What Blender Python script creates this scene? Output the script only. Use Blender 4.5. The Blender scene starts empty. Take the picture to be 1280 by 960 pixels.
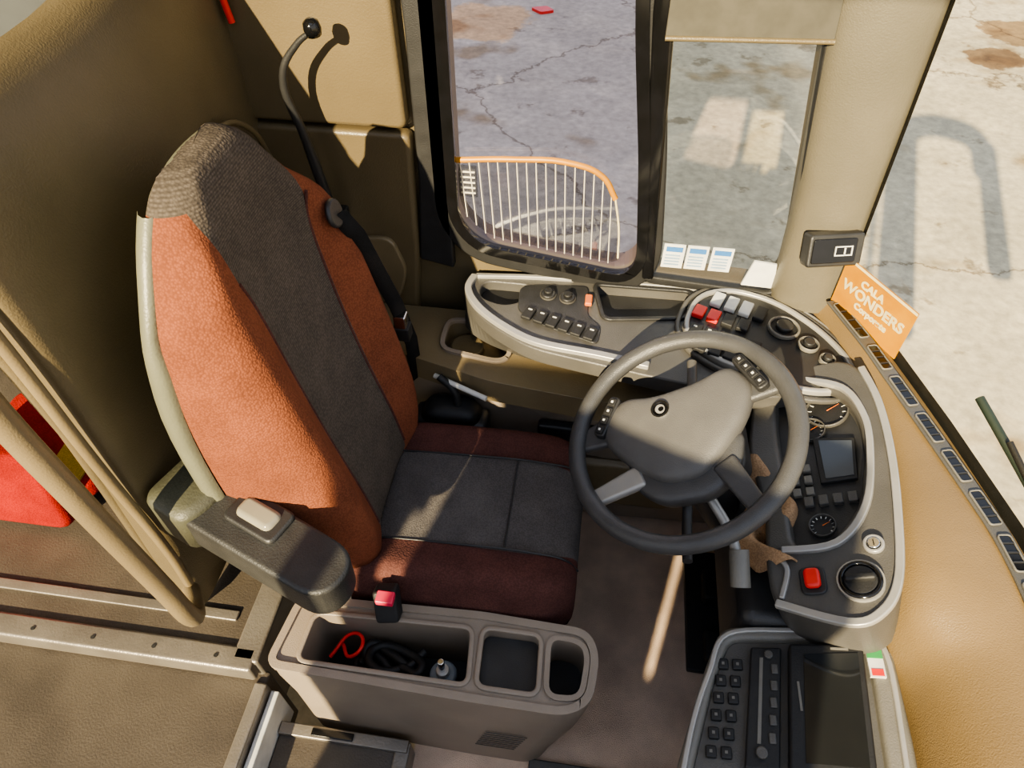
import bpy, bmesh, math, random
from mathutils import Vector, Matrix
random.seed(4)
C=bpy.context.scene.collection
# ---------------------------------------------------------------- materials
def mat(name,c1,c2=None,scale=20,rough=.5,bump=0.0,bscale=None,metal=0,detail=6,spec=.5,coat=0):
    m=bpy.data.materials.new(name);m.use_nodes=True;N=m.node_tree.nodes;L=m.node_tree.links
    b=N["Principled BSDF"]
    b.inputs["Roughness"].default_value=rough;b.inputs["Metallic"].default_value=metal
    b.inputs["Specular IOR Level"].default_value=spec;b.inputs["Coat Weight"].default_value=coat
    tc=N.new("ShaderNodeTexCoord")
    if c2 is None: c2=tuple(x*.8 for x in c1)
    n=N.new("ShaderNodeTexNoise");n.inputs["Scale"].default_value=scale;n.inputs["Detail"].default_value=detail
    L.new(tc.outputs["Object"],n.inputs["Vector"])
    r=N.new("ShaderNodeValToRGB");r.color_ramp.elements[0].position=.35;r.color_ramp.elements[1].position=.65
    r.color_ramp.elements[0].color=(*c2,1);r.color_ramp.elements[1].color=(*c1,1)
    L.new(n.outputs["Fac"],r.inputs[0]);L.new(r.outputs[0],b.inputs["Base Color"])
    if bump:
        n2=N.new("ShaderNodeTexNoise");n2.inputs["Scale"].default_value=bscale or scale*8;n2.inputs["Detail"].default_value=3
        L.new(tc.outputs["Object"],n2.inputs["Vector"])
        bp=N.new("ShaderNodeBump");bp.inputs["Strength"].default_value=bump;bp.inputs["Distance"].default_value=.004
        L.new(n2.outputs["Fac"],bp.inputs["Height"]);L.new(bp.outputs[0],b.inputs["Normal"])
    return m
def fabric(name,c1,c2,sc=260,rib=0):
    m=mat(name,c1,c2,scale=14,rough=.95,spec=.12);N=m.node_tree.nodes;L=m.node_tree.links;b=N["Principled BSDF"]
    tc=[n for n in N if n.type=='TEX_COORD'][0]
    v=N.new("ShaderNodeTexVoronoi");v.inputs["Scale"].default_value=sc;L.new(tc.outputs["Object"],v.inputs["Vector"])
    bp=N.new("ShaderNodeBump");bp.inputs["Strength"].default_value=.5;bp.inputs["Distance"].default_value=.002
    L.new(v.outputs["Distance"],bp.inputs["Height"]);L.new(bp.outputs[0],b.inputs["Normal"])
    r=[n for n in N if n.type=='VALTORGB'][0]
    mx=N.new("ShaderNodeMixRGB");mx.blend_type='MULTIPLY';mx.inputs[0].default_value=.55
    L.new(r.outputs[0],mx.inputs[1])
    r2=N.new("ShaderNodeValToRGB");r2.color_ramp.elements[0].color=(1,1,1,1);r2.color_ramp.elements[1].color=(.35,.35,.35,1);r2.color_ramp.elements[1].position=.7
    L.new(v.outputs["Distance"],r2.inputs[0]);L.new(r2.outputs[0],mx.inputs[2])
    out=mx.outputs[0]
    if rib:
        wv=N.new("ShaderNodeTexWave");wv.bands_direction='Z';wv.inputs["Scale"].default_value=rib;wv.inputs["Distortion"].default_value=.6;L.new(tc.outputs["Object"],wv.inputs["Vector"])
        m3=N.new("ShaderNodeMixRGB");m3.blend_type='MULTIPLY';m3.inputs[0].default_value=.3;L.new(out,m3.inputs[1]);L.new(wv.outputs["Fac"],m3.inputs[2]);out=m3.outputs[0]
    L.new(out,b.inputs["Base Color"])
    return m
def glassmat(name,tint,gl=.06):
    m=bpy.data.materials.new(name);m.use_nodes=True;N=m.node_tree.nodes;L=m.node_tree.links
    N.remove(N["Principled BSDF"]);o=N["Material Output"]
    t=N.new("ShaderNodeBsdfTransparent");t.inputs[0].default_value=(*tint,1)
    g=N.new("ShaderNodeBsdfGlossy");g.inputs["Roughness"].default_value=.03
    mx=N.new("ShaderNodeMixShader");mx.inputs[0].default_value=gl
    L.new(t.outputs[0],mx.inputs[1]);L.new(g.outputs[0],mx.inputs[2]);L.new(mx.outputs[0],o.inputs[0])
    return m
M_tan=mat("tan_plastic",(.135,.106,.059),(.110,.087,.048),6,.38,.25,300)
M_tan2=mat("tan_panel",(.130,.100,.054),(.108,.083,.045),5,.36,.2,300)
M_ledge=mat("ledge_plastic",(.20,.156,.088),(.165,.128,.072),5,.36,.2,300)
M_pil=mat("pillar_plastic",(.125,.112,.082),(.105,.094,.069),6,.40,.25,300)
M_grey=mat("dash_plastic",(.085,.081,.073),(.068,.065,.059),10,.40,.25,400)
M_rgrey=mat("radio_surround_plastic",(.16,.152,.13),(.135,.128,.11),10,.40,.25,400)
M_cons=mat("console_plastic",(.27,.222,.172),(.225,.185,.144),8,.40,.25,400)
M_dark=mat("dark_plastic",(.028,.028,.028),(.02,.02,.02),20,.42,.2,400)
M_blk=mat("black_gloss",(.008,.008,.009),(.006,.006,.006),20,.12)
M_rub=mat("black_rubber",(.016,.016,.016),(.011,.011,.011),20,.6,.2,300)
M_arm=mat("armrest_plastic",(.036,.036,.034),(.026,.026,.025),20,.45,.3,300)
M_silver=mat("satin_silver",(.38,.37,.345),(.32,.315,.295),12,.32,metal=.35)
M_whl=mat("wheel_plastic",(.066,.066,.066),(.052,.052,.052),16,.33,.3,500)
M_hub=mat("airbag_plastic",(.105,.102,.096),(.09,.087,.083),16,.42,.3,600)
M_maroon=fabric("maroon_fabric",(.27,.092,.047),(.21,.072,.038))
M_gf=fabric("grey_fabric",(.150,.124,.100),(.12,.10,.082),200,70)
M_cf=fabric("cushion_fabric",(.14,.128,.120),(.108,.098,.093),300)
M_mar2=fabric("maroon_cushion_fabric",(.13,.055,.045),(.10,.043,.036))
M_shell=mat("seat_shell_plastic",(.15,.15,.103),(.125,.125,.086),8,.42,.2,200)
M_carpet=mat("brown_carpet",(.70,.53,.40),(.49,.37,.285),9,.95,.8,500,spec=.1)
M_plat=mat("platform_lino",(.082,.068,.053),(.058,.048,.038),7,.42,.3,200)
M_alu=mat("aluminium_trim",(.26,.235,.20),(.19,.17,.145),9,.35,.2,200,metal=.5)
M_red=mat("red_plastic",(.75,.03,.02),None,20,.35)
M_orange=mat("orange_plastic",(.65,.16,.03),None,20,.4)
M_amber=mat("amber_print",(.50,.22,.012),None,20,.4)
M_white=mat("white_plastic",(.68,.68,.63),None,20,.4)
M_yel=mat("yellow_card",(.50,.225,.0),(.42,.175,.0),14,.5,spec=.2)
M_cream=mat("cream_card",(.72,.62,.34),None,20,.5)
M_line=mat("grid_line",(.70,.64,.50),None,20,.5)
M_blue=mat("blue_print",(.05,.18,.45),None,30,.5)
M_ink=mat("ink",(.3,.4,.5),None,30,.5)
M_green=mat("green_print",(.05,.3,.08),None,30,.5)
M_cloth=fabric("tan_cloth",(.50,.32,.18),(.40,.25,.14),300)
M_belt=fabric("belt_webbing",(.035,.032,.03),(.022,.022,.022),500)
M_body=mat("bus_paint",(.35,.36,.38),None,3,.4)
M_ceil=mat("ceiling_lining",(.60,.57,.50),None,8,.8)
M_sal=mat("saloon_lining",(.05,.055,.055),None,8,.7)
M_chrome=mat("chrome",(.7,.7,.7),None,5,.15,metal=1)
M_glass=glassmat("clear_glass",(.96,.95,.90),.03)
M_glass2=glassmat("tinted_glass",(.93,.89,.97),.035)
M_film=glassmat("frosted_film",(.88,.88,.86),.12)
M_scr=mat("screen_glass",(.012,.014,.016),None,5,.08,coat=.5)
# ---------------------------------------------------------------- helpers
def root(name):
    e=bpy.data.objects.new(name,None);e.empty_display_size=.05;C.objects.link(e);return e
def mesh(name,v,f,m,par=None,M=None,smooth=False,bevel=0,sub=0,mi=None,seg=2):
    me=bpy.data.meshes.new(name)
    if M is not None: v=[M@Vector(p) for p in v]
    me.from_pydata([tuple(p) for p in v],[],f)
    ms=m if isinstance(m,(list,tuple)) else [m]
    for x in ms: me.materials.append(x)
    if mi:
        for p,i in zip(me.polygons,mi): p.material_index=i
    bm=bmesh.new();bm.from_mesh(me);bmesh.ops.recalc_face_normals(bm,faces=bm.faces);bm.to_mesh(me);bm.free()
    o=bpy.data.objects.new(name,me);C.objects.link(o)
    if par: o.parent=par
    if bevel:
        b=o.modifiers.new("bev","BEVEL");b.width=bevel;b.segments=seg;b.limit_method='ANGLE';b.angle_limit=math.radians(40)
    if sub:
        s=o.modifiers.new("sub","SUBSURF");s.levels=sub;s.render_levels=sub
    if smooth or bevel:
        for p in me.polygons: p.use_smooth=True
        if bevel and not smooth:
            w=o.modifiers.new("wn","WEIGHTED_NORMAL");w.keep_sharp=True
    return o
def rpoly(pts,r,n=5):
    out=[];k=len(pts)
    for i in range(k):
        p=Vector(pts[i]);a=Vector(pts[i-1]);b=Vector(pts[(i+1)%k])
        da=(a-p);db=(b-p);ra=min(r,da.length*.49);rb=min(r,db.length*.49)
        s=p+da.normalized()*ra;e=p+db.normalized()*rb
        for j in range(n+1):
            t=j/n;q=s*(1-t)**2+p*2*t*(1-t)+e*t*t;out.append((q.x,q.y))
    return out
def prism(name,pts,z0,z1,m,par=None,M=None,bevel=0,r=0,seg=2):
    if r: pts=rpoly(pts,r)
    n=len(pts);v=[(x,y,z0) for x,y in pts]+[(x,y,z1) for x,y in pts]
    f=[list(range(n))[::-1],list(range(n,2*n))]+[[i,(i+1)%n,n+(i+1)%n,n+i] for i in range(n)]
    return mesh(name,v,f,m,par,M,bevel=bevel,seg=seg)
def rect(cx,cy,w,h): return [(cx-w/2,cy-h/2),(cx+w/2,cy-h/2),(cx+w/2,cy+h/2),(cx-w/2,cy+h/2)]
def box(name,x0,x1,y0,y1,z0,z1,m,par=None,bevel=0,M=None):
    return prism(name,[(x0,y0),(x1,y0),(x1,y1),(x0,y1)],z0,z1,m,par,M,bevel)
def circ(cx,cy,r,n=28): return [(cx+r*math.cos(2*math.pi*i/n),cy+r*math.sin(2*math.pi*i/n)) for i in range(n)]
def cyl(name,c,r,h,m,par=None,M=None,bevel=0,n=28):
    return prism(name,circ(c[0],c[1],r,n),c[2],c[2]+h,m,par,M,bevel)
def ring(name,po,pi,z0,z1,m,par=None,M=None,bevel=0):
    n=len(po);v=[(x,y,z0) for x,y in po]+[(x,y,z1) for x,y in po]+[(x,y,z0) for x,y in pi]+[(x,y,z1) for x,y in pi]
    f=[]
    for i in range(n):
        j=(i+1)%n
        f+=[[i,j,n+j,n+i],[n+i,n+j,3*n+j,3*n+i],[2*n+j,2*n+i,3*n+i,3*n+j],[j,i,2*n+i,2*n+j]]
    return mesh(name,v,f,m,par,M,bevel=bevel)
def inset(pts,d):
    n=len(pts);A=sum(pts[i][0]*pts[(i+1)%n][1]-pts[(i+1)%n][0]*pts[i][1] for i in range(n));s=1 if A>0 else -1
    out=[]
    for i in range(n):
        a=Vector(pts[i-1]);b=Vector(pts[(i+1)%n]);t=(b-a)
        if t.length<1e-6: t=Vector((1,0))
        t.normalize();nr=Vector((-t.y,t.x))*s;out.append((pts[i][0]+nr.x*d,pts[i][1]+nr.y*d))
    return out
def dome(name,pts,prof,m,par=None,M=None,sub=0):
    n=len(pts);cx=sum(p[0] for p in pts)/n;cy=sum(p[1] for p in pts)/n
    v=[];f=[]
    for s,h in prof: v+=[(cx+(x-cx)*s,cy+(y-cy)*s,h) for x,y in pts]
    for k in range(len(prof)-1):
        for i in range(n): f.append([k*n+i,k*n+(i+1)%n,(k+1)*n+(i+1)%n,(k+1)*n+i])
    v.append((cx,cy,prof[-1][1]));c=len(v)-1;k=len(prof)-1
    for i in range(n): f.append([k*n+i,k*n+(i+1)%n,c])
    f.append(list(range(n))[::-1])
    return mesh(name,v,f,m,par,M,smooth=True,sub=sub)
def solid(o):
    dg=bpy.context.evaluated_depsgraph_get();dg.update();ev=o.evaluated_get(dg);me=bpy.data.meshes.new_from_object(ev)
    return me
def tube(name,pts,r,m,par=None,M=None,closed=False,smooth=True,radii=None,res=6):
    cu=bpy.data.curves.new(name,'CURVE');cu.dimensions='3D';cu.bevel_depth=r;cu.bevel_resolution=4;cu.use_fill_caps=True;cu.resolution_u=res
    P=[(M@Vector(p)) if M is not None else Vector(p) for p in pts]
    if smooth and len(P)>2:
        s=cu.splines.new('BEZIER');s.bezier_points.add(len(P)-1)
        for i,q in enumerate(P):
            b=s.bezier_points[i];b.co=q;b.handle_left_type=b.handle_right_type='AUTO'
            if radii: b.radius=radii[i]
    else:
        s=cu.splines.new('POLY');s.points.add(len(P)-1)
        for i,q in enumerate(P):
            s.points[i].co=(*q,1)
            if radii: s.points[i].radius=radii[i]
    s.use_cyclic_u=closed
    t=bpy.data.objects.new("tmp",cu);C.objects.link(t)
    me=solid(t);bpy.data.objects.remove(t)
    me.materials.clear();me.materials.append(m)
    for p in me.polygons: p.use_smooth=True
    o=bpy.data.objects.new(name,me);C.objects.link(o)
    if par: o.parent=par
    return o
def cut(o,cutters):
    for m in list(o.modifiers): o.modifiers.remove(m)
    for c in cutters:
        for m in list(c.modifiers): c.modifiers.remove(m)
        b=o.modifiers.new("b","BOOLEAN");b.operation='DIFFERENCE';b.object=c;b.solver='EXACT'
    me=solid(o);o.modifiers.clear();o.data=me
    for c in cutters: bpy.data.objects.remove(c)
    return o
def bev(o,w,seg=2):
    b=o.modifiers.new("bev","BEVEL");b.width=w;b.segments=seg;b.limit_method='ANGLE';b.angle_limit=math.radians(40)
    for p in o.data.polygons: p.use_smooth=True
    n=o.modifiers.new("wn","WEIGHTED_NORMAL");return o
def frame(o,x,y):
    x=Vector(x).normalized();z=x.cross(Vector(y)).normalized();y=z.cross(x)
    return Matrix(((x.x,y.x,z.x,o[0]),(x.y,y.y,z.y,o[1]),(x.z,y.z,z.z,o[2]),(0,0,0,1)))
def loft(name,rows,m,par=None,smooth=True,closed=False,sub=0,mi=None,M=None,caps=False):
    n=len(rows[0]);v=[p for r in rows for p in r];f=[]
    for k in range(len(rows)-1):
        for i in range(n if closed else n-1):
            j=(i+1)%n;f.append([k*n+i,k*n+j,(k+1)*n+j,(k+1)*n+i])
    if caps: f+=[list(range(n))[::-1],list(range((len(rows)-1)*n,len(rows)*n))]
    return mesh(name,v,f,m,par,M,smooth=smooth,sub=sub,mi=mi)
WALLM=Matrix(((1,0,0,0),(0,0,-1,0),(0,1,0,0),(0,0,0,1)))
def wprism(name,pts,y0,y1,m,par=None,bevel=0,r=0): return prism(name,pts,-y1,-y0,m,par,WALLM,bevel,r)
def band(name,pts,w,z0,z1,m,par,M=None):
    a=[];b_=[];k=len(pts);P=[Vector(p) for p in pts];Q=[]
    for i in range(k-1):
        p0=P[max(i-1,0)];p1=P[i];p2=P[i+1];p3=P[min(i+2,k-1)]
        for j in range(6):
            t=j/6;Q.append(.5*((2*p1)+(p2-p0)*t+(2*p0-5*p1+4*p2-p3)*t*t+(3*p1-p0-3*p2+p3)*t**3))
    Q.append(P[-1])
    for i,q in enumerate(Q):
        t=(Q[min(i+1,len(Q)-1)]-Q[max(i-1,0)]).normalized();nr=Vector((-t.y,t.x))
        a.append(tuple(q+nr*w/2));b_.append(tuple(q-nr*w/2))
    return prism(name,a+b_[::-1],z0,z1,m,par,M,.003)
# ---------------------------------------------------------------- ground
g=mesh("ground",[(-30,-30,-1.2),(40,-30,-1.2),(40,45,-1.2),(-30,45,-1.2)],[[0,1,2,3]],mat("concrete",(.3,.3,.3)))
m=g.data.materials[0];N=m.node_tree.nodes;L=m.node_tree.links;N.clear()
o=N.new("ShaderNodeOutputMaterial");b=N.new("ShaderNodeBsdfPrincipled");b.inputs["Roughness"].default_value=.85;L.new(b.outputs[0],o.inputs[0])
tc=N.new("ShaderNodeTexCoord")
def noise(s,d=8):
    n=N.new("ShaderNodeTexNoise");n.inputs["Scale"].default_value=s;n.inputs["Detail"].default_value=d;n.inputs["Roughness"].default_value=.65;L.new(tc.outputs["Object"],n.inputs["Vector"]);return n
def ramp(src,p0,c0,p1,c1):
    r=N.new("ShaderNodeValToRGB");e=r.color_ramp.elements;e[0].position=p0;e[0].color=(*c0,1);e[1].position=p1;e[1].color=(*c1,1);L.new(src,r.inputs[0]);return r
def mul(a,b_,f=1,mode='MULTIPLY'):
    x=N.new("ShaderNodeMixRGB");x.blend_type=mode;x.inputs[0].default_value=f;L.new(a,x.inputs[1]);L.new(b_,x.inputs[2]);return x
a=ramp(noise(.7).outputs["Fac"],.3,(.38,.325,.21),.7,(.56,.48,.32))
bb=ramp(noise(14,5).outputs["Fac"],.3,(.7,.7,.7),.7,(1.1,1.1,1.1))
vo=N.new("ShaderNodeTexVoronoi");vo.feature='DISTANCE_TO_EDGE';vo.inputs["Scale"].default_value=.19
ad=N.new("ShaderNodeMixRGB");ad.blend_type='ADD';ad.inputs[0].default_value=.5;L.new(tc.outputs["Object"],ad.inputs[1]);L.new(noise(2.2).outputs["Color"],ad.inputs[2]);L.new(ad.outputs[0],vo.inputs["Vector"])
cr=ramp(vo.outputs["Distance"],.0010,(.42,.37,.31),.0038,(1,1,1))
st=ramp(noise(.9,3).outputs["Fac"],.58,(1,1,1),.66,(.62,.53,.40))
st2=ramp(noise(2.7,4).outputs["Fac"],.62,(1,1,1),.68,(.58,.54,.49))
wash=ramp(noise(1.9,7).outputs["Fac"],.36,(1.15,1.14,1.12),.50,(1,1,1))
c=mul(a.outputs[0],bb.outputs[0]);c=mul(c.outputs[0],cr.outputs[0]);c=mul(c.outputs[0],st.outputs[0]);c=mul(c.outputs[0],st2.outputs[0]);c=mul(c.outputs[0],wash.outputs[0])
wv=N.new("ShaderNodeMixRGB");wv.blend_type='ADD';wv.inputs[0].default_value=.8;L.new(tc.outputs["Object"],wv.inputs[1]);L.new(noise(1.5,5).outputs["Color"],wv.inputs[2])
for (px,py,rad,col) in ((-1.5,8.1,.55,(1.25,.95,.62)),(3.9,7.9,.30,(.42,.30,.18)),(4.4,8.6,.35,(.5,.38,.24))):
    d=N.new("ShaderNodeVectorMath");d.operation='DISTANCE';L.new(wv.outputs[0],d.inputs[0]);d.inputs[1].default_value=(px+.4,py+.4,-.8)
    r_=ramp(d.outputs["Value"],min(.95,rad*.95),col,min(1,rad*1.1),(1,1,1));c=mul(c.outputs[0],r_.outputs[0])
L.new(c.outputs[0],b.inputs["Base Color"])
lt=root("litter")
prism("wrapper",rpoly([(-.98,8.55),(-.80,8.62),(-.70,8.50),(-.85,8.42)],.03),-1.2,-1.17,M_red,lt)
# ---------------------------------------------------------------- floors
box("floor",-.30,.75,-1.1,1.45,-.10,0,M_carpet)
pl=root("raised_platform")
box("top_deck",-2.6,-.70,.50,1.45,-.1,.25,M_plat,pl,.006)
box("aisle_deck",-2.6,-.64,-1.1,.495,-.1,.19,M_plat,pl,.006)
box("edge_trim",-2.6,-.66,.465,.52,.20,.262,M_alu,pl,.008)
box("inner_trim",-2.6,-.74,.575,.60,.25,.258,M_alu,pl,.003)
box("side_trim",-.715,-.65,.485,1.40,-.0,.262,M_alu,pl,.008)
box("aisle_edge_trim",-.665,-.635,-1.1,.465,.0,.20,M_alu,pl,.005)
box("aisle_white_strip",-.632,-.612,-1.1,.46,.02,.17,M_white,pl,.003)
st_=root("entry_step")
box("tread",-.61,-.32,-1.1,.41,-.09,.08,M_plat,st_,.004)
box("nosing",-.33,-.295,-1.1,.415,-.09,.088,M_alu,st_,.004)
box("back_nosing",-.61,-.30,.39,.418,.08,.095,M_alu,st_,.003)
box("black_insert",-.53,-.43,.395,.412,.094,.102,M_blk,st_,.002)
for i in range(12): cyl("screw",(-2.4+i*.15,.49,.262),.005,.002,M_dark,pl,n=10)
for i in range(6): cyl("screw",(-.315,-.3+i*.13,.088),.005,.002,M_dark,st_,n=10)
box("floor_hatch",-.02,.27,-.1,.44,0,.012,M_grey,None,.004)
# ---------------------------------------------------------------- left wall with windows
wl=wprism("wall_left",[(-2.6,-.9),(.80,-.9),(.80,.66),(.56,.74),(.50,1.38),(.46,2.7),(-2.6,2.7)],1.43,1.50,M_tan)
w1=[(-.335,1.75),(-.34,.85),(-.28,.775),(.09,.715),(.128,.77),(.095,1.05),(.055,1.30),(.0,1.75)]
w2=[(.09,1.75),(.10,1.40),(.145,.72),(.47,.70),(.48,.78),(.40,1.31),(.33,1.75)]
cut(wl,[wprism("c1",w1,1.3,1.6,M_tan,r=.04),wprism("c2",w2,1.3,1.6,M_tan,r=.02)])
sl_=wprism("saloon_lining",[(-2.6,.25),(-.90,.25),(-.90,2.4),(-2.6,2.4)],1.36,1.42,M_sal);sl_.parent=wl
fr=root("window_1")
W1=rpoly(w1,.05);W1o=inset(W1,-.05)
ring("frame",W1o,inset(W1,.004),-1.428,-1.40,M_rub,fr,WALLM,.006)
ring("gasket",inset(W1,-.014),inset(W1,.012),-1.405,-1.392,M_blk,fr,WALLM,.003)
wprism("frame_side",[(-.43,1.75),(-.415,1.3),(-.42,.95),(-.44,.72),(-.35,.70),(-.34,1.75)],1.40,1.429,M_dark,fr,.006)
wprism("glass",[(x,z) for x,z in inset(W1,-.002)],1.44,1.445,M_glass2,fr)
gp=rpoly([(-.335,.995),(-.06,1.01),(.04,.965),(.075,.75),(.06,.735),(-.27,.79),(-.33,.86)],.05)
wprism("film",gp,1.434,1.436,M_film,fr)
tube("film_orange_edge",[(-.335,1.425,1.0),(-.2,1.425,1.012),(-.06,1.425,1.012),(.01,1.425,.985),(.045,1.425,.93)],.007,M_amber,fr)
tube("film_edge",[(.045,1.425,.93),(.062,1.425,.85),(.07,1.425,.76)],.0025,M_cream,fr)
for i in range(17):
    x=-.325+i*.0225;zt=1.006 if x<-.05 else 1.006-(x+.05)**2*9;zb=.79-(x+.28)*.16 if x>-.28 else .80+(-.28-x)*1.0
    tube("film_line",[(x,1.428,zt),(x+.012,1.428,zb)],.0013,M_line,fr)
wprism("film_label",[(-.33,.90),(-.285,.90),(-.285,.985),(-.33,.985)],1.431,1.4335,M_film,fr)
for k in range(5): wprism("film_label_print",[(-.325,.91+k*.014),(-.29,.91+k*.014),(-.29,.914+k*.014),(-.325,.914+k*.014)],1.429,1.4305,M_line,fr)
f2=root("window_2")
W2=rpoly(w2,.025)
ring("frame",inset(W2,-.018),inset(W2,.006),-1.428,-1.405,M_rub,f2,WALLM,.005)
wprism("glass",inset(W2,-.002),1.44,1.445,M_glass,f2)
wprism("pillar",[(.055,1.75),(.068,1.35),(.135,.72),(.165,.72),(.112,1.35),(.105,1.75)],1.395,1.43,M_blk,f2,.008)
bl=root("window_blind")
wprism("fabric",[(.098,1.31),(.405,1.32),(.36,1.75),(.09,1.75)],1.385,1.393,mat("blind_fabric",(.075,.069,.052),None,30,.8),bl,.002)
tube("bottom_bar",[(.098,1.385,1.31),(.405,1.385,1.32)],.005,M_tan,bl)
sk=root("inspection_stickers")
for i,x in enumerate((.205,.262,.322)):
    wprism("label",[(x-.026,.745),(x+.026,.745),(x+.026,.815),(x-.026,.815)],1.425,1.428,M_white,sk)
    wprism("print_top",[(x-.02,.795),(x+.02,.795),(x+.02,.808),(x-.02,.808)],1.422,1.4255,M_blue,sk)
    for k in range(4): wprism("print_row",[(x-.02,.755+k*.009),(x+.016,.755+k*.009),(x+.016,.758+k*.009),(x-.02,.758+k*.009)],1.422,1.4255,M_ink,sk)
wprism("paper_label",[(.385,.715),(.465,.712),(.455,.785),(.40,.79)],1.418,1.424,M_white)
tp=root("trim_1")
wprism("upper_panel",[(-.82,1.085),(-.43,1.085),(-.435,1.75),(-.82,1.75)],1.385,1.43,M_tan2,tp,.012,.02)
wprism("lower_panel",[(-.82,.45),(-.47,.45),(-.44,.72),(-.425,1.075),(-.82,1.075)],1.385,1.43,M_tan2,tp,.012,.02)
wprism("hatch_cover",rpoly([(-.66,.66),(-.60,.56),(-.50,.60),(-.47,.70),(-.50,.80),(-.62,.79)],.03),1.372,1.39,M_ledge,tp,.006)
ap=root("trim_2")
rows=[]
for z,xl,xr,yl in ((.70,.46,.63,1.38),(.9,.455,.615,1.39),(1.2,.41,.60,1.39),(1.5,.37,.58,1.39),(1.9,.31,.54,1.39),(2.65,.22,.46,1.39)):
    rows.append([(xl,1.44,z),(xl,yl+.01,z),(xl+.02,yl-.012,z),(xl+.07,yl-.03,z),(xr-.05,yl-.03,z),(xr-.01,yl-.01,z),(xr,yl+.02,z),(xr,1.46,z)])
loft("pillar_cover",rows,M_pil,ap,sub=1)
pm=root("door_control_module")
PM=frame((.53,1.345,.90),(.97,.22,0),(-.08,.35,.93))
prism("housing",rect(0,0,.125,.075),-.01,.028,M_dark,pm,PM,.006,.01)
prism("face",rect(-.005,0,.10,.055),.027,.031,M_blk,pm,PM,.002,.006)
ring("icon",rect(.015,0,.04,.022),rect(.015,0,.035,.017),.031,.033,M_white,pm,PM)
prism("icon_bar",rect(.018,0,.003,.014),.031,.033,M_white,pm,PM)
# ---------------------------------------------------------------- windscreen + body
base=[(.60,1.40),(.68,1.22),(.715,1.10),(.75,.98),(.78,.86),(.81,.74),(.83,.60),(.845,.4),(.85,0),(.84,-.6),(.72,-1.0),(.60,-1.12)]
ws=root("windshield")
loft("glass",[[(x-.06*(z-.74),y,z) for x,y in base] for z in (.72,1.1,1.5,1.9,2.65)],M_glass,ws)
loft("black_band",[[(x+.003-.06*(z-.74),y,z) for x,y in base] for z in (.70,.765)],M_rub,ws)
loft("edge_seal",[[(.60-.06*(z-.74)+dx,1.405-dx*2,z) for dx in (0,.016)] for z in (.74,1.3,2.65)],M_blk,ws)
loft("bus_front_panel",[[(x+.03,y,z) for x,y in base] for z in (-.95,.0,.70)],M_body)
wp=root("windshield_wiper")
tube("blade",[(.80,1.02,.80),(.84,.90,.77),(.88,.76,.74)],.009,mat("wiper_green",(.018,.030,.024),None,20,.6),wp)
tube("arm",[(.83,.92,.79),(.90,.62,.72)],.006,M_rub,wp)
mi_=root("side_mirror")
tube("arm",[(.60,1.42,2.5),(.95,1.15,1.9),(1.28,.95,1.36),(1.45,.95,1.47),(1.75,.95,1.47),(1.95,.95,1.36),(2.0,.95,1.10)],.10,M_rub,mi_)
prism("head",rpoly(rect(0,0,.24,1.35),.06),-.05,.05,M_rub,mi_,frame((1.33,.95,.73),(1,0,0),(0,0,1)),.02)
prism("small_head",rpoly(rect(0,0,.15,.95),.05),-.05,.05,M_rub,mi_,frame((2.02,.95,.88),(1,0,0),(0,0,1)),.02)
rf=box("ceiling",-2.6,.62,-1.15,1.5,2.70,2.78,M_ceil)
cut(rf,[box("c",-1.1,.25,-.7,.75,2.6,2.9,M_ceil)])  # open hatch added out of view so sky light fills the cab
wr=wprism("wall_right",[(-2.6,-.9),(.65,-.9),(.65,2.7),(-2.6,2.7)],-1.14,-1.12,M_tan)
def co(x0,x1,z0,z1): return wprism("c",[(x0,z0),(x1,z0),(x1,z1),(x0,z1)],-1.3,-1.0,M_tan)
cut(wr,[co(-2.5,-.87,.8,2.66),co(-.875,.12,1.74,2.66),co(.08,.60,.5,2.66)])
cut(wr,[co(-.80,-.765,1.33,1.64)])  # invented slot in the unseen wall, shapes the sun streak on the cushion
cut(wr,[co(-.825,-.79,1.34,1.44)])  # second added slot, widens the near end of the cushion streak
cut(wr,[co(-.20,-.178,.90,1.12)])  # invented slot that throws the thin sun streak onto the floor
bo=root("bus_body")
box("rear_left_side",-9,-2.6,1.44,1.5,-.9,2.7,M_body,bo)
box("rear_roof",-9,-2.6,-1.18,1.5,2.70,2.78,M_body,bo)
box("rear_end",-9.05,-9,-1.18,1.5,-.9,2.7,M_body,bo)
# ---------------------------------------------------------------- rear partition
pt=root("wall_rear")
rows=[]
prof=[(.25,-.80),(.5,-.78),(.8,-.755),(1.1,-.745),(1.31,-.75),(1.42,-.765),(1.465,-.80),(1.465,-.84),(1.40,-.86),(1.1,-.80),(.8,-.81),(.25,-.86)]
for y,dx,dz in ((.585,-.03,-.03),(.575,-.015,-.01),(.59,0,0),(.65,0,0),(.80,.0,0),(.95,.0,0),(1.10,-.005,0.02),(1.25,-.02,.05),(1.36,-.03,.09),(1.43,-.03,.12)):
    rows.append([(x+dx,y,z+(dz if z>1.2 else 0)) for i,(z,x) in enumerate(prof)])
loft("shell",rows,M_tan,pt,sub=1,closed=True,caps=True)
tube("red_piping",[(-.76,1.37,1.30),(-.77,1.36,1.42),(-.80,1.35,1.54),(-.88,1.33,1.56)],.007,M_red,pt)
tube("mould_line",[(-.743,1.34,1.02),(-.735,1.28,1.12),(-.738,1.18,1.18),(-.74,1.08,1.16),(-.742,1.02,1.08)],.006,M_tan,pt)
gr=root("grab_rail")
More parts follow.
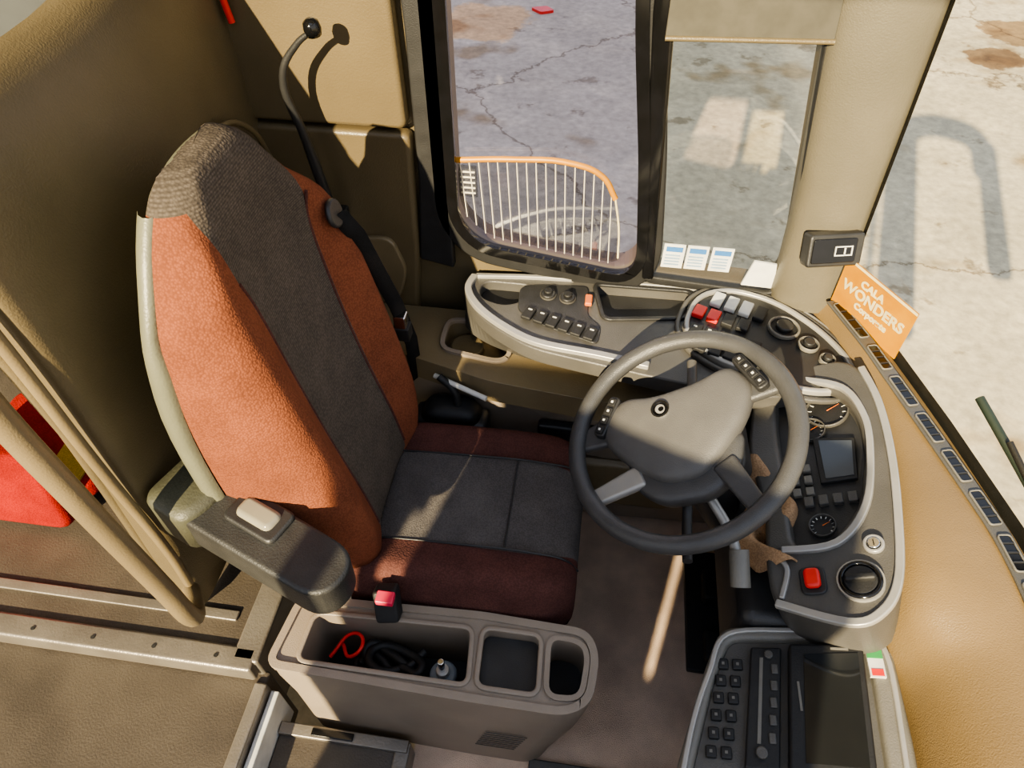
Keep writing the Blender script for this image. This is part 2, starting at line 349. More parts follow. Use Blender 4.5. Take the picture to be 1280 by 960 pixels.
tube("bar",[(-.80,.575,.40),(-.75,.515,.43),(-.725,.485,.50),(-.722,.478,.62),(-.735,.472,.95),(-.745,.472,1.2),(-.76,.49,1.36),(-.80,.56,1.42)],.020,M_ledge,gr)
tube("inner_edge",[(-.79,.575,.44),(-.772,.568,.60),(-.772,.560,.9),(-.772,.558,1.15),(-.79,.565,1.38)],.010,M_ledge,gr)
gs=root("courier_seat")
M_rs=fabric("red_fabric",(.35,.02,.015),(.26,.015,.011));M_ys=fabric("yellow_fabric",(.65,.42,.04),(.5,.35,.03))
prism("backrest",rect(0,0,.36,.27),-.03,.03,M_rs,gs,frame((-1.42,.78,.40),(1,0,0),(0,.12,1)),.02,.05,3)
prism("cushion",rect(0,0,.38,.30),-.03,.03,M_rs,gs,frame((-1.40,.96,.33),(1,0,0),(0,1,.03)),.02,.05,3)
prism("stripe",rect(0,0,.10,.30),-.001,.004,M_ys,gs,frame((-1.29,.96,.362),(1,0,0),(0,1,.03)))
box("base",-1.54,-1.26,.84,1.06,.25,.31,M_rub,gs,.01)
# ---------------------------------------------------------------- seat
se=root("driver_seat")
S=[ # z, yl, yr, xfront, bolster, thick, cb left, cb right
(.44,.625,1.09,-.40,.020,.18,.47,.47),(.52,.605,1.12,-.412,.035,.20,.45,.46),(.62,.60,1.13,-.432,.055,.205,.43,.44),(.75,.60,1.135,-.463,.062,.185,.42,.43),
(.88,.602,1.14,-.488,.060,.165,.42,.43),(.99,.610,1.145,-.508,.052,.145,.44,.44),(1.07,.620,1.145,-.522,.042,.12,.46,.46),(1.12,.630,1.13,-.53,.032,.105,.48,.52),
(1.16,.645,1.085,-.534,.022,.095,.52,.68),(1.20,.670,1.04,-.538,.012,.09,.58,.88),(1.245,.70,1.01,-.543,.004,.085,.72,.93),(1.285,.735,.99,-.551,.0,.075,.93,.93),(1.312,.765,.96,-.562,0,.055,.93,.93),(1.322,.80,.925,-.575,0,.03,.93,.93)]
ns=20;nb=9;rows=[];mi=[]
def sval(i,cl,cr):
    if i<=4: return -1+(1-cl)*i/4
    if i<=16: return -cl+(cl+cr)*(i-4)/12
    return cr+(1-cr)*(i-16)/4
for (z,yl,yr,xf,bo_,th,cl_,cr_) in S:
    r=[];yc=(yl+yr)/2;hw=(yr-yl)/2
    for i in range(ns+1):
        s=sval(i,cl_,cr_)
        b_=bo_*math.exp(-((abs(s)-.74)/.20)**2)
        edge=max(0,abs(s)-.84)/.16
        r.append((xf+b_-.05*edge**1.5,yc+hw*s,z))
    for i in range(nb):
        s=1-2*i/(nb-1)
        r.append((xf-th-.01*(1-s*s),yc+hw*(.99*s),z))
    rows.append(r)
n=len(rows[0])
for k in range(len(rows)-1):
    for i in range(n):
        if i<ns: mi.append(0 if (4<=i<16 or k>=11) else 1)
        elif i==n-1: mi.append(1 if k<11 else 0)
        elif i==ns: mi.append(1 if k<9 else 0)
        else: mi.append(2)
mi+=[1,0]
loft("backrest",rows,[M_gf,M_maroon,M_shell],se,closed=True,sub=1,mi=mi,caps=True)
L1=[];L2=[];L3=[];L4=[]
for q in S[2:12]:
    xb=q[3]-q[5];w_=.75 if q[0]<1.1 else .45
    L1.append((xb+.045*w_,q[1]+.008,q[0]));L2.append((xb+.038*w_,q[1]-.008,q[0]));L3.append((xb-.006,q[1]-.004,q[0]));L4.append((xb-.018,q[1]+.03,q[0]))
loft("shell_lip",[L1,L2,L3,L4],M_shell,se,sub=1)
def bx(z,sg,dz=.0):
    for a,b_ in zip(S,S[1:]):
        if a[0]<=z<=b_[0]:
            t=(z-a[0])/(b_[0]-a[0]);q=[a[i]*(1-t)+b_[i]*t for i in range(8)];break
    yc=(q[1]+q[2])/2;hw=(q[2]-q[1])/2;s=-q[6] if sg<0 else q[7]
    return (q[3]+q[4]*math.exp(-((abs(s)-.74)/.2)**2)+.001,yc+hw*s,z)
for sg in (-1,1):
    tube("seam",[bx(z,sg) for z in (.50,.6,.7,.8,.9,1.0,1.07,1.12,1.16)],.003,M_mar2,se)
cyl("belt_outlet",(0,0,0),.028,.012,M_dark,se,frame((-.492,1.05,1.09),(0,1,.0),(-.25,0,1)),.005)
def strap(name,pts,w,m,par,wd=(0,1,0)):
    wd=Vector(wd).normalized();rows=[[tuple(Vector(p)-wd*w/2) for p in pts],[tuple(Vector(p)+wd*w/2) for p in pts]]
    o=loft(name,rows,m,par,smooth=True);s=o.modifiers.new("s","SOLIDIFY");s.thickness=.003;return o
strap("belt",[(-.480,1.05,1.09),(-.465,1.085,1.02),(-.45,1.12,.90),(-.435,1.155,.78),(-.42,1.18,.64),(-.42,1.185,.50)],.036,M_belt,se,(.5,.6,.2))
box("belt_tongue",-.445,-.415,1.145,1.175,.70,.745,M_chrome,se,.004)
box("belt_tongue_grip",-.45,-.41,1.142,1.178,.67,.71,M_rub,se,.004)
xs=[(-.45,.40),(-.44,.455),(-.38,.475),(-.25,.478),(-.12,.48),(-.02,.478),(.02,.465),(.043,.435),(.048,.38),(.04,.33)]
mi=[];rows=[]
for x,zt in xs:
    r=[];w=.245 if x<0 else .24-.06*(x/.055)
    r.append((min(x,.03),.845-w,.31))
    for i in range(ns+1):
        s=sval(i,.49,.49)
        bol=.022*math.exp(-((abs(s)-.78)/.2)**2)-.09*(max(0,abs(s)-.86)/.14)**2
        r.append((x,.845+w*s*(1+.02*(x+.2)),max(zt+bol,.33)))
    r.append((min(x,.03),.845+w,.31))
    rows.append(r)
for k in range(len(rows)-1):
    for i in range(len(rows[0])-1): mi.append(0 if 5<=i<17 else 1)
loft("cushion",rows,[M_cf,M_mar2],se,sub=1,mi=mi)
for yy in (.725,.965): tube("cushion_seam",[(-.43,yy,.470),(-.25,yy,.483),(-.05,yy,.486),(.015,yy,.472),(.045,yy,.43)],.0025,M_dark,se)
tube("cushion_cross_seam",[(-.12,.725,.485),(-.12,.845,.481),(-.12,.965,.485)],.0020,M_dark,se)
box("base_skirt",-.42,.01,.62,1.07,.10,.34,M_dark,se,.02)
box("base_foot",-.40,-.01,.66,1.03,0,.10,M_rub,se,.01)
prism("buckle",rect(0,0,.05,.075),-.02,.02,M_rub,se,frame((-.345,.582,.46),(.9,.1,.1),(0,.5,.8)),.006,.01)
box("buckle_button",-.362,-.325,.562,.589,.488,.505,mat("buckle_red",(.75,.05,.10),None,9,.3),se,.003)
AM=frame((-.545,.562,.735),(.93,-.36,-.05),(.36,.93,0))
prism("armrest",[(-.17,-.058),(.170,-.055),(.20,-.025),(.20,.022),(.170,.052),(-.17,.058)],-.06,.030,M_arm,se,AM,.018,.03,3)
dome("armrest_end",rpoly([(-.205,-.066),(-.10,-.066),(-.085,.0),(-.10,.066),(-.205,.066)],.03),[(1,-.062),(1.0,.030),(.93,.042),(.6,.047)],mat("armrest_vinyl",(.072,.072,.048),None,10,.5,.3,200),se,AM)
prism("armrest_lens_base",rect(-.0,.018,.115,.07),.025,.040,M_dark,se,AM,.006,.015)
prism("armrest_lens",rect(.0,.018,.08,.042),.03,.050,mat("lens",(.26,.24,.18),None,9,.15),se,AM,.01,.015)
cyl("armrest_pivot",(-.13,.02,-.2),.03,.16,M_rub,se,AM)
# ---------------------------------------------------------------- pull rod
rd=root("blind_pull_rod")
tube("rod",[(-.565,1.30,1.32),(-.60,1.30,1.295),(-.645,1.30,1.23),(-.635,1.31,1.10),(-.625,1.32,.98),(-.62,1.33,.88)],.009,M_dark,rd,radii=[.6,.7,.9,1.1,1.4,1.5])
dome("knob",circ(0,0,.015,16),[(1,-.012),(1.15,0),(1,.012),(.5,.018)],M_blk,rd,frame((-.563,1.30,1.325),(1,0,0),(0,1,.2)))
box("bracket",-.65,-.60,1.32,1.39,.84,.88,M_dark,rd,.006)
# ---------------------------------------------------------------- side lining ledge
ld=root("side_ledge")
lo=prism("ledge",[(-.78,1.38),(-.78,1.23),(-.44,1.19),(-.22,1.13),(.05,1.10),(.40,1.10),(.55,1.2),(.55,1.38)],.50,.575,M_ledge,ld,None,0,.03)
cut(lo,[prism("c",rpoly([(-.36,1.335),(-.36,1.22),(-.20,1.19),(-.17,1.23),(-.24,1.335)],.04),.515,.62,M_ledge)])
bev(lo,.01)
hp=rpoly([(-.365,1.34),(-.365,1.215),(-.195,1.185),(-.165,1.23),(-.235,1.34)],.04)
ring("cup_rim",hp,inset(hp,.012),.573,.584,M_cons,ld,None,.003)
cyl("cup_well",(-.30,1.275,.516),.045,.03,M_tan,ld,None,.006)
prism("lower_lining",[(-.70,1.38),(-.70,1.24),(-.20,1.17),(.10,1.14),(.60,1.16),(.60,1.38)],0,.50,M_cons,ld,None,.01)
box("pocket",-.09,.10,1.120,1.15,.36,.43,M_dark,ld,.008)
box("door_pocket",.02,.30,1.115,1.15,.10,.30,M_ledge,ld,.02)
hb=root("handbrake_lever")
box("housing",-.42,-.22,1.085,1.165,.0,.44,M_dark,hb,.02)
dome("boot",rpoly(rect(-.32,1.13,.16,.09),.04),[(1,.44),(.8,.465),(.5,.475)],M_rub,hb)
tube("lever",[(-.30,1.125,.46),(-.31,1.135,.52),(-.35,1.15,.55)],.010,M_rub,hb)
tube("grip",[(-.365,1.165,.535),(-.29,1.13,.54),(-.22,1.105,.535)],.007,M_white,hb)
# ---------------------------------------------------------------- dashboard
da=root("dashboard")
wing=[(-.32,1.41),(-.31,1.31),(-.24,1.22),(-.12,1.145),(.04,1.115),(.24,1.08),(.42,1.06),(.53,1.10),(.63,1.14),(.60,1.34),(.52,1.41)]
WR=rpoly(wing,.05)
wb=prism("wing",WR,.645,.69,M_grey,da)
tray=rpoly([(.02,1.395),(.265,1.40),(.25,1.30),(.05,1.268)],.02)
bowl=rpoly([(-.27,1.375),(-.14,1.375),(-.15,1.315),(-.20,1.285),(-.27,1.31)],.03)
cut(wb,[prism("c",tray,.655,.75,M_grey),prism("c",bowl,.655,.75,M_grey)]);bev(wb,.012,3)
v=[(x,y,.65) for x,y in WR]+[(x,1.30+(y-1.30)*.55,.575) for x,y in WR];n=len(WR)
mesh("wing_underside",v,[list(range(n)),list(range(n,2*n))[::-1]]+[[i,(i+1)%n,n+(i+1)%n,n+i] for i in range(n)],M_grey,da)
prism("tray_floor",inset(tray,.002),.656,.662,M_dark,da)
ring("tray_rim",inset(tray,-.008),inset(tray,.004),.688,.697,M_dark,da,None,.003)
prism("bowl_floor",inset(bowl,.002),.656,.662,M_rub,da)
band("silver_front_trim",[(-.292,1.385),(-.300,1.33),(-.262,1.265),(-.19,1.205),(-.10,1.160),(.04,1.140),(.16,1.12)],.018,.685,.702,M_silver,da)
band("silver_top_trim",[(-.29,1.385),(-.15,1.40),(.02,1.408),(.28,1.412),(.42,1.40),(.54,1.35),(.61,1.26)],.012,.685,.700,M_silver,da)
prism("switch_panel",rpoly([(-.17,1.36),(-.165,1.27),(-.10,1.225),(.04,1.175),(.045,1.24),(.01,1.27),(.005,1.385),(-.12,1.375)],.02),.688,.694,M_dark,da,None,.002)
for i in range(6):
    x=-.135+i*.031;y=1.255-i*.0105
    SM=frame((x,y,.694),(1,-.33,0),(.33,1,0))
    prism("switch",rect(0,0,.026,.042),0,.010,M_rub,da,SM,.003)
    prism("switch_icon",rect(0,.010,.010,.004),.010,.0108,M_white,da,SM)
for x,y in ((-.095,1.335),(-.045,1.328)):
    cyl("knob",(x,y,.692),.019,.012,M_dark,da,None,.003);cyl("knob_cap",(x,y,.704),.011,.008,M_rub,da,None,.003)
    ring("knob_ring",circ(x,y,.021),circ(x,y,.019),.694,.698,M_grey,da)
prism("orange_button",rect(.008,1.325,.018,.036),.692,.704,M_orange,da,None,.003)
pod=rpoly([(.24,1.24),(.28,1.37),(.36,1.405),(.47,1.37),(.56,1.28),(.615,1.18),(.60,1.10),(.50,1.08),(.40,1.12),(.30,1.16)],.05)
prism("pod",pod,.68,.705,M_dark,da,None,.006)
ring("pod_rim",inset(pod,-.010),inset(pod,.003),.69,.712,M_silver,da,None,.004)
ring("pod_rim_outer",inset(pod,-.030),inset(pod,-.018),.69,.704,M_grey,da,None,.004)
def sw(name,cx,cy,w,h,m,z=.705,t=.013,ang=-22):
    a=math.radians(ang);return prism(name,rect(0,0,w,h),0,t,m,da,frame((cx,cy,z),(math.cos(a),math.sin(a),0),(-math.sin(a),math.cos(a),0)),.003)
for i in range(4): sw("white_switch",.325+i*.033,1.355-i*.013,.027,.05,M_white if i<3 else M_rub)
for i in range(4): sw("upper_switch",.278+i*.034,1.305-i*.012,.028,.040,(M_red,M_red,M_rub,M_rub)[i])
for i in range(5):
    for j in range(2): sw("lower_switch",.265+i*.033+j*.012,1.235-i*.010-j*.048,.028,.042,M_rub)
for i in range(3): sw("lower_switch_icon",.265+i*.033,1.245-i*.010,.008,.005,M_white,.718,.001)
def dial(x,y,r,z=.705,M=None,par=da):
    ring("dial_bezel",circ(x,y,r*1.15),circ(x,y,r*.95),z,z+.012,M_rgrey,par,M,.003)
    cyl("dial_face",(x,y,z),r*.98,.006,M_rub,par,M)
    cyl("dial_knob",(x,y,z+.006),r*.6,.012,M_dark,par,M,.003)
dial(.475,1.275,.033);dial(.525,1.225,.021);dial(.56,1.18,.016)
cs_=1/math.sqrt(1+.49**2)
BM=frame((.60,0,.74),(cs_,0,.49*cs_),(0,1,0))
def bp(x,y): return ((x-.60)/cs_,y)
outer=[bp(*p) for p in ((.591,1.17),(.625,1.10),(.628,1.03),(.626,.90),(.610,.76),(.588,.63),(.555,.568),(.503,.552),(.395,.597),(.39,.69),(.40,.80),(.38,.95),(.40,1.10),(.48,1.17))]
bb_=prism("binnacle",rpoly(outer,.04),-.14,0,M_grey,da,BM)
inner=rpoly([bp(*p) for p in ((.50,1.115),(.565,1.07),(.585,1.0),(.583,.91),(.555,.79),(.50,.715),(.44,.71),(.44,1.0),(.45,1.115))],.03)
cut(bb_,[prism("c",inner,-.035,.1,M_grey,None,BM)]);bev(bb_,.012,3)
prism("cluster_floor",inset(inner,.002),-.034,-.028,M_dark,da,BM)
band("binnacle_inner_rim",[bp(*p) for p in ((.50,1.125),(.570,1.08),(.595,1.0),(.592,.91),(.565,.785),(.508,.71),(.42,.705))],.014,-.004,.010,M_silver,da,BM)
band("binnacle_outer_rim",[bp(*p) for p in ((.612,1.13),(.625,1.03),(.623,.90),(.608,.76),(.586,.635),(.553,.576),(.503,.560),(.40,.603))],.015,-.008,.006,M_silver,da,BM)
band("pod_divider_rim",[bp(*p) for p in ((.41,.70),(.425,.665),(.41,.61))],.010,-.004,.006,M_silver,da,BM)
for gx,gy,gr_ in ((.535,1.045,.045),(.50,1.0,.03),(.49,.765,.025)):
    x,y=bp(gx,gy)
    ring("gauge_bezel",circ(x,y,gr_),circ(x,y,gr_*.9),-.028,-.018,M_grey,da,BM,.002)
    cyl("gauge_face",(x,y,-.028),gr_*.92,.003,M_rub,da,BM)
    for k in range(11):
        a=math.radians(-40+k*26);prism("tick",[(x+math.cos(a)*gr_*.7-.001,y+math.sin(a)*gr_*.7-.001),(x+math.cos(a)*gr_*.85-.001,y+math.sin(a)*gr_*.85),(x+math.cos(a)*gr_*.85+.001,y+math.sin(a)*gr_*.85),(x+math.cos(a)*gr_*.7+.001,y+math.sin(a)*gr_*.7)],-.025,-.0235,M_white,da,BM)
    prism("needle",[(x,y-.001),(x+gr_*.6,y+gr_*.3),(x,y+.001)],-.023,-.0215,M_orange,da,BM)
prism("display",[bp(*p) for p in ((.500,.975),(.572,.96),(.562,.86),(.500,.86))],-.028,-.018,M_rub,da,BM,.002)
prism("display_screen",[bp(*p) for p in ((.510,.965),(.566,.952),(.557,.868),(.510,.868))],-.018,-.0165,mat("lcd",(.09,.10,.11),None,5,.12),da,BM)
for i in range(3):
    for j in range(2):
        x,y=bp(.458+j*.022,.90-i*.028);prism("cluster_button",rect(x,y,.016,.018),-.028,-.016,M_rgrey,da,BM,.002)
for i in range(4):
    x,y=bp(.475+i*.024,.82);prism("cluster_lower_button",rect(x,y,.018,.022),-.028,-.016,M_grey,da,BM,.002)
x,y=bp(.562,.700);ring("lock_bezel",circ(x,y,.018),circ(x,y,.012),0,.010,M_silver,da,BM,.002);cyl("lock",(x,y,0),.011,.012,M_chrome,da,BM,.002);prism("lock_slot",rect(x,y,.002,.012),.012,.0125,M_blk,da,BM)
x,y=bp(.532,.632);ring("rotary_bezel",circ(x,y,.036),circ(x,y,.028),0,.012,M_blk,da,BM,.003);cyl("rotary",(x,y,0),.028,.010,M_dark,da,BM,.003);prism("rotary_grip",rect(x,y,.05,.012),.008,.024,M_rub,da,BM,.004)
ring("rotary_chrome",circ(x,y,.039),circ(x,y,.036),0,.008,M_silver,da,BM)
x,y=bp(.462,.640);prism("red_button_base",rect(x,y,.045,.055),0,.006,M_dark,da,BM,.003,.015);prism("red_button",rect(x,y,.028,.038),.005,.02,M_red,da,BM,.006,.01)
P=[(1.38,.60,.55),(1.22,.675,.60),(1.10,.71,.615),(.98,.745,.62),(.86,.775,.615),(.74,.805,.605),(.60,.825,.60),(.55,.832,.625),(.50,.835,.635),(.4,.842,.635),(.2,.846,.635),(0,.847,.635),(-.5,.83,.635),(-1.0,.70,.55)]
rows=[]
for y,xw,xr in P:
    dr=0 if y>.58 else .03
    rows.append([(xw,y,.742),(xw-.03,y,.752),(xw-(xw-xr)*.45,y,.748-dr*.3),(xr+.03,y,.728-dr),(xr+.005,y,.700-dr*2),(xr-.005 if y<.62 else xr,y,.64 if y>.62 else .56),(xr-.01,y,.40),(xr+.0,y,.0)])
loft("dash_top",rows,mat("tan_dash",(.21,.142,.064),(.17,.115,.052),4,.40,.3,400),da,sub=1)
dv=[(.585,1.34),(.638,1.20),(.665,1.11),(.695,1.01),(.722,.92),(.748,.83),(.772,.74),(.785,.65),(.79,.56),(.795,.47)]
band("vent_strip",dv,.036,.750,.757,M_grey,da)
for i in range(len(dv)-1):
    a=Vector(dv[i]);b2=Vector(dv[i+1]);c_=(a+b2)/2;dd=(b2-a)
    VM=frame((c_.x,c_.y,.757),(dd.x,dd.y,0),(-dd.y,dd.x,0));w_=dd.length*.80
    po=rpoly(rect(0,0,w_,.026),.008);ring("vent_bezel",po,inset(po,.003),0,.004,M_rgrey,da,VM,.001)
    prism("vent_slot",inset(po,.002),0,.002,M_blk,da,VM)
    for k in range(3): prism("vent_fin",rect(-w_*.25+k*w_*.25,0,.003,.02),.001,.004,M_dark,da,VM)
box("column_shroud_base",.36,.60,.60,1.16,.35,.56,M_dark,da,.03)
box("lower_fascia",.50,.62,.60,1.16,0,.40,M_dark,da,.03)
yc_=root("yellow_sign")
Y=frame((.583,1.345,.752),(.105,-.165,-.0),(-.03,-.02,1))
prism("card",[(0,0),(.205,-.01),(.205,.125),(0,.13)],0,.003,M_yel,yc_,Y)
prism("card_band",[(.0,.124),(.205,.119),(.205,.125),(.0,.13)],.0031,.004,M_cream,yc_,Y)
def text(body,size,x,y,m,name="lettering"):
    cu=bpy.data.curves.new(name,"FONT");cu.body=body;cu.size=size;cu.extrude=.0005;cu.offset=.0012;cu.align_x='CENTER'
    t=bpy.data.objects.new("t",cu);C.objects.link(t);me=solid(t);bpy.data.objects.remove(t);me.materials.clear();me.materials.append(m)
    me.transform(Y@Matrix.Translation((x,y,.004)));t=bpy.data.objects.new(name,me);C.objects.link(t);t.parent=yc_
text("CALA",.026,.09,.088,M_cream);text("WONDERS",.036,.103,.055,M_cream);text("Corporate",.022,.11,.03,M_cream,"script_lettering")
# ---------------------------------------------------------------- steering wheel
sw_=root("steering_wheel")
n_=Vector((-.46,-.22,.87)).normalized()
xax=Vector((1,0,.46/.87)).normalized();yax=n_.cross(xax).normalized();xax=yax.cross(n_)
WM=Matrix(((xax.x,yax.x,n_.x,.213),(xax.y,yax.y,n_.y,.878),(xax.z,yax.z,n_.z,.755),(0,0,0,1)))
tube("rim",[(.222*math.cos(2*math.pi*i/24),.222*math.sin(2*math.pi*i/24),0) for i in range(24)],.0185,M_whl,sw_,WM,closed=True)
k=1/600
hub=[(x*k,y*k) for x,y in ((-72,66),(-30,58),(30,66),(72,82),(96,50),(80,8),(52,-28),(22,-58),(-22,-60),(-62,-32),(-98,8),(-96,38))]
dome("airbag_pad",rpoly(hub,.03),[(.97,-.045),(1,-.02),(.99,.0),(.93,.012),(.75,.018),(.4,.021)],M_hub,sw_,WM,1)
dome("lower_pad",rpoly([(x*k,y*k) for x,y in ((-75,0),(75,0),(62,-55),(30,-80),(-30,-82),(-65,-55))],.03),[(.97,-.055),(1,-.03),(.97,-.012),(.8,-.006)],M_whl,sw_,WM,1)
def spoke(p,q,w0,w1,m,z=-.012):
    P=Vector(p)*k;Q=Vector(q)*k;t=(Q-P).normalized();nr=Vector((-t.y,t.x))
    prism("spoke",[tuple(P+nr*w0/2),tuple(P-nr*w0/2),tuple(Q-nr*w1/2),tuple(Q+nr*w1/2)],z-.012,z+.010,m,sw_,WM,.008,0,3)
spoke((-80,28),(-132,18),.07,.045,M_whl);spoke((80,50),(124,48),.075,.045,M_whl)
spoke((-50,-40),(-116,-62),.05,.035,M_silver);spoke((45,-40),(80,-106),.05,.035,M_whl)
for sgn,cx,cy,ang in ((-1,-88,42,62),(1,92,62,-62)):
    a=math.radians(ang);q=Matrix.Translation((cx*k,cy*k,.0))@Matrix.Rotation(a,4,'Z')
    prism("button_strip",rect(0,0,.095,.026),-.01,.014,M_dark,sw_,WM@q,.004,.01)
    for i in range(4): prism("wheel_button",rect(-.033+i*.022,0,.017,.016),.012,.018,M_rub,sw_,WM@q,.002)
    for i in range(4): prism("wheel_button_icon",rect(-.033+i*.022,0,.005,.005),.018,.0185,M_white,sw_,WM@q)
ex,ey=-17*k,33*k
ring("emblem_ring",circ(ex,ey,.019),circ(ex,ey,.0150),.018,.0245,M_chrome,sw_,WM)
cyl("emblem_disc",(ex,ey,.018),.0155,.0040,M_blk,sw_,WM)
ring("emblem_arc",circ(ex,ey,.010),circ(ex+.002,ey,.006),.0215,.0235,M_silver,sw_,WM)
tube("column",[(.245,.868,.70),(.30,.87,.60),(.44,.87,.36)],.045,M_dark,sw_,smooth=False)
prism("column_cowl",rpoly(rect(.02,-.0,.18,.14),.03),-.13,-.055,M_dark,sw_,WM,.015)
tube("stalk",[(.24,.80,.69),(.24,.70,.66),(.24,.655,.66)],.010,M_dark,sw_)
tube("light_stalk",[(.28,.80,.68),(.33,.72,.65),(.345,.66,.62)],.010,M_silver,sw_)
tube("light_stalk_grip",[(.34,.70,.65),(.347,.64,.615)],.019,M_rgrey,sw_)
tube("wiper_stalk",[(.24,.93,.70),(.25,1.05,.72),(.25,1.11,.73)],.011,M_grey,sw_)
cl=root("cleaning_cloth")
rows=[]
for i in range(12):
    r=[]
    for j in range(12):
        u=i/11-.5;v=j/11-.5
        r.append((.425+u*.12+.02*math.sin(v*9),.80+v*.24,.63+.03*math.sin(u*9+v*7)+.02*math.cos(v*13)-.04*abs(u)))
    rows.append(r)
o=loft("cloth",rows,M_cloth,cl,sub=1);s=o.modifiers.new("s","SOLIDIFY");s.thickness=.003
# ---------------------------------------------------------------- storage console
co_n=root("storage_console")
topo=[(-.565,.435),(-.545,.585),(-.15,.602),(.075,.595),(.100,.55),(.092,.455),(.045,.425),(-.14,.425)]
CP=rpoly(topo,.03)
def sc(pts,s,cx=-.2,cy=.52,sy=None): return [(cx+(x-cx)*s,cy+(y-cy)*(sy or s)) for x,y in pts]
v=[];f=[];lev=[(CP,.42),(CP,.36),(sc(CP,.96,-.3),.25),([(x if x<-.3 else x*.9-.03,y) for x,y in sc(CP,.95,-.3)],.09),([(x if x<-.3 else x*.86-.04,y) for x,y in sc(CP,.94,-.3)],.0)]
n=len(CP)
for P_,z in lev: v+=[(x,y,z) for x,y in P_]
for a_ in range(len(lev)-1):
    for i in range(n): f.append([a_*n+i,a_*n+(i+1)%n,(a_+1)*n+(i+1)%n,(a_+1)*n+i])
f+=[list(range(n)),list(range((len(lev)-1)*n,len(lev)*n))[::-1]]
cb_=mesh("body",v,f,M_cons,co_n)
bin_=rpoly([(-.505,.455),(-.50,.555),(-.165,.568),(-.155,.455)],.02)
pk=rpoly([(-.135,.455),(-.14,.572),(-.02,.572),(-.015,.455)],.02)
cp=rpoly([(.005,.455),(.0,.572),(.065,.568),(.078,.540),(.07,.460)],.025)
cut(cb_,[prism("c",bin_,.22,.5,M_cons),prism("c",pk,.385,.5,M_cons),prism("c",cp,.30,.5,M_cons)]);bev(cb_,.007,3)
prism("bin_liner",inset(bin_,.002),.221,.23,M_rub,co_n);prism("pocket_mat",inset(pk,.002),.386,.39,M_dark,co_n);prism("cup_mat",inset(cp,.002),.301,.31,M_rub,co_n)
for nm,P_ in (("bin_rim",bin_),("pocket_rim",pk),("cup_rim",cp)): ring(nm,inset(P_,-.008),inset(P_,.003),.417,.426,M_cons,co_n,None,.003)
ring("top_lip",inset(CP,-.004),inset(CP,.012),.412,.427,M_cons,co_n,None,.004)
for i in range(8): prism("speaker_slot",rect(0,0,.09,.004),0,.0012,M_grey,co_n,frame((-.10+.004*i,.4275-.0003*i,.115+i*.016),(1,.0,0),(0,.0,1)))
bc=root("air_hose_bundle")
for q in range(6):
    pts=[(-.345+.06*math.cos(a*1.3+q)+.01*q-.03,.51+.028*math.sin(a*1.7+q*2),.27+.015*q+.01*math.sin(a*2)) for a in range(7)]
    tube("cable",pts,.009,M_rub,bc)
tube("red_cable",[(-.45,.53,.33),(-.42,.50,.35),(-.40,.53,.36),(-.43,.55,.35),(-.47,.50,.33)],.004,M_red,bc)
sb=root("spray_bottle")
cyl("bottle",(-.215,.49,.232),.030,.13,mat("bottle_blue",(.20,.25,.30),None,9,.2),sb,None,.01)
cyl("neck",(-.215,.49,.362),.014,.02,M_silver,sb,None,.003);cyl("nozzle",(-.215,.49,.382),.007,.045,M_chrome,sb,None,.002)
# ---------------------------------------------------------------- radio console
ra=root("radio_console")
RM=frame((.44,0,.545),(1,0,.22),(0,1,0))
def rp(x,y): return (x-.44,y)
ro=rpoly([rp(*p) for p in ((.325,.60),(.46,.612),(.625,.610),(.625,.40),(.60,.10),(.20,.10),(.235,.34),(.285,.50))],.03)
rb=prism("body",ro,-.10,0,M_rgrey,ra,RM)
ri=rpoly([rp(*p) for p in ((.340,.575),(.585,.585),(.575,.36),(.56,.13),(.23,.13),(.262,.34),(.305,.49))],.02)
cut(rb,[prism("c",ri,-.02,.1,M_grey,None,RM)]);bev(rb,.010,3)
prism("panel",inset(ri,.002),-.019,-.012,M_grey,ra,RM)
band("rim",[rp(*p) for p in ((.22,.20),(.262,.40),(.30,.51),(.338,.585),(.46,.598),(.58,.598),(.612,.56),(.608,.42),(.59,.2))],.010,-.002,.006,M_silver,ra,RM)
prism("skirt",rpoly([rp(*p) for p in ((.34,.58),(.58,.59),(.58,.12),(.26,.12),(.27,.36),(.31,.50))],.03),-.55,-.09,M_dark,ra,RM,.01)
prism("monitor",[rp(*p) for p in ((.445,.565),(.572,.57),(.555,.345),(.420,.345))],-.014,.022,M_rub,ra,RM,.006)
prism("monitor_screen",[rp(*p) for p in ((.468,.545),(.560,.552),(.545,.362),(.448,.362))],.022,.0235,M_scr,ra,RM)
prism("monitor_text",rect(rp(.452,.47)[0],.47,.004,.05),.022,.0235,M_rgrey,ra,RM)
prism("monitor_label",rect(rp(.53,.558)[0],.558,.03,.004),.022,.0235,M_rgrey,ra,RM)
prism("radio_unit",[rp(*p) for p in ((.378,.56),(.432,.562),(.407,.35),(.35,.35))],-.014,.008,M_rub,ra,RM,.004)
prism("radio_slot",[rp(*p) for p in ((.392,.54),(.398,.54),(.380,.39),(.374,.39))],.008,.0092,M_rgrey,ra,RM)
cyl("radio_knob",(*rp(.380,.375),.008),.010,.008,M_grey,ra,RM,.002);cyl("radio_knob",(*rp(.408,.545),.008),.008,.008,M_grey,ra,RM,.002)
for i in range(5): prism("radio_button",rect(rp(.400+i*.004,0)[0],.40+i*.03,.012,.018),.008,.012,M_grey,ra,RM,.002)
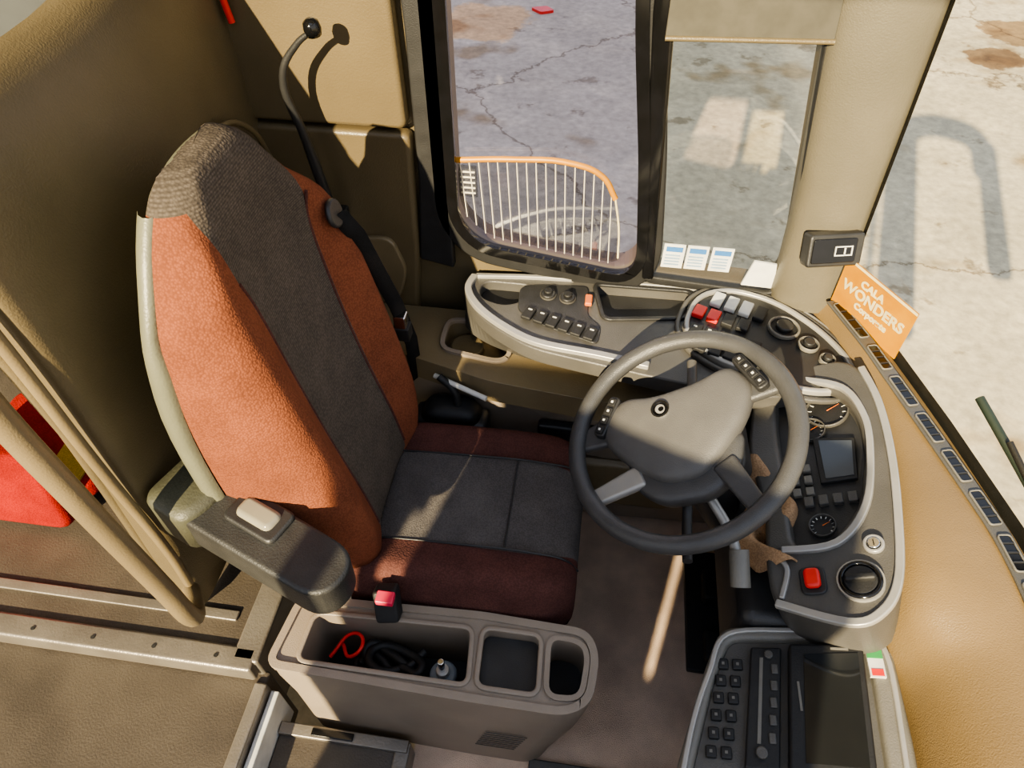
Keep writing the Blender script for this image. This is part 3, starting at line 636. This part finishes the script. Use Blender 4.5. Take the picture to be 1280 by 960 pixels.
for i in range(6):
    for j in range(2):
        cx=.326+j*.026-(5-i)*.006
        prism("key",rect(rp(cx,0)[0],.375+i*.031,.019,.020),-.013,-.002,M_rub,ra,RM,.003)
        prism("key_icon",rect(rp(cx,0)[0],.375+i*.031,.005,.005),-.002,-.0012,M_rgrey,ra,RM)
prism("green_label",rect(rp(.590,0)[0],.545,.026,.055),.000,.008,M_white,ra,RM);prism("green_print",rect(rp(.590,0)[0],.56,.026,.02),.008,.009,M_green,ra,RM);prism("red_print",rect(rp(.590,0)[0],.525,.02,.012),.008,.009,M_red,ra,RM)
pd=root("pedal_plate")
box("plate",.36,.50,.70,1.05,0,.02,M_dark,pd,.005)
box("accelerator",.40,.50,.72,.80,.02,.06,M_rub,pd,.01);box("brake",.40,.50,.88,.97,.02,.07,M_rub,pd,.01)
# ---------------------------------------------------------------- light
w=bpy.data.worlds.new("sky");bpy.context.scene.world=w;w.use_nodes=True;N=w.node_tree.nodes;L=w.node_tree.links
bg=N["Background"];bg.inputs[1].default_value=1.7
tc=N.new("ShaderNodeTexCoord");sp=N.new("ShaderNodeSeparateXYZ");L.new(tc.outputs["Generated"],sp.inputs[0])
r=N.new("ShaderNodeValToRGB");r.color_ramp.elements[0].color=(1,.95,.88,1);r.color_ramp.elements[1].color=(.62,.72,.95,1);r.color_ramp.elements[1].position=.6
L.new(sp.outputs["Z"],r.inputs[0]);L.new(r.outputs[0],bg.inputs[0])
sl=bpy.data.lights.new("sun","SUN");sl.energy=17;sl.angle=math.radians(.6);sl.color=(1,.83,.53)
so=bpy.data.objects.new("sun",sl);C.objects.link(so);so.rotation_euler=Vector((.25,1,-.5)).to_track_quat('-Z','Y').to_euler();so.location=(-3,-8,6)
try: bpy.context.scene.view_settings.look='AgX - Medium High Contrast'
except Exception as e: print(e)
cam=bpy.data.cameras.new("camera");cam.sensor_width=36;cam.lens=860/1280*36;cam.clip_start=.02
co_=bpy.data.objects.new("camera",cam);C.objects.link(co_);co_.location=(0,0,1.84)
co_.rotation_euler=(math.radians(90-48),0,math.radians(8))
bpy.context.scene.camera=co_
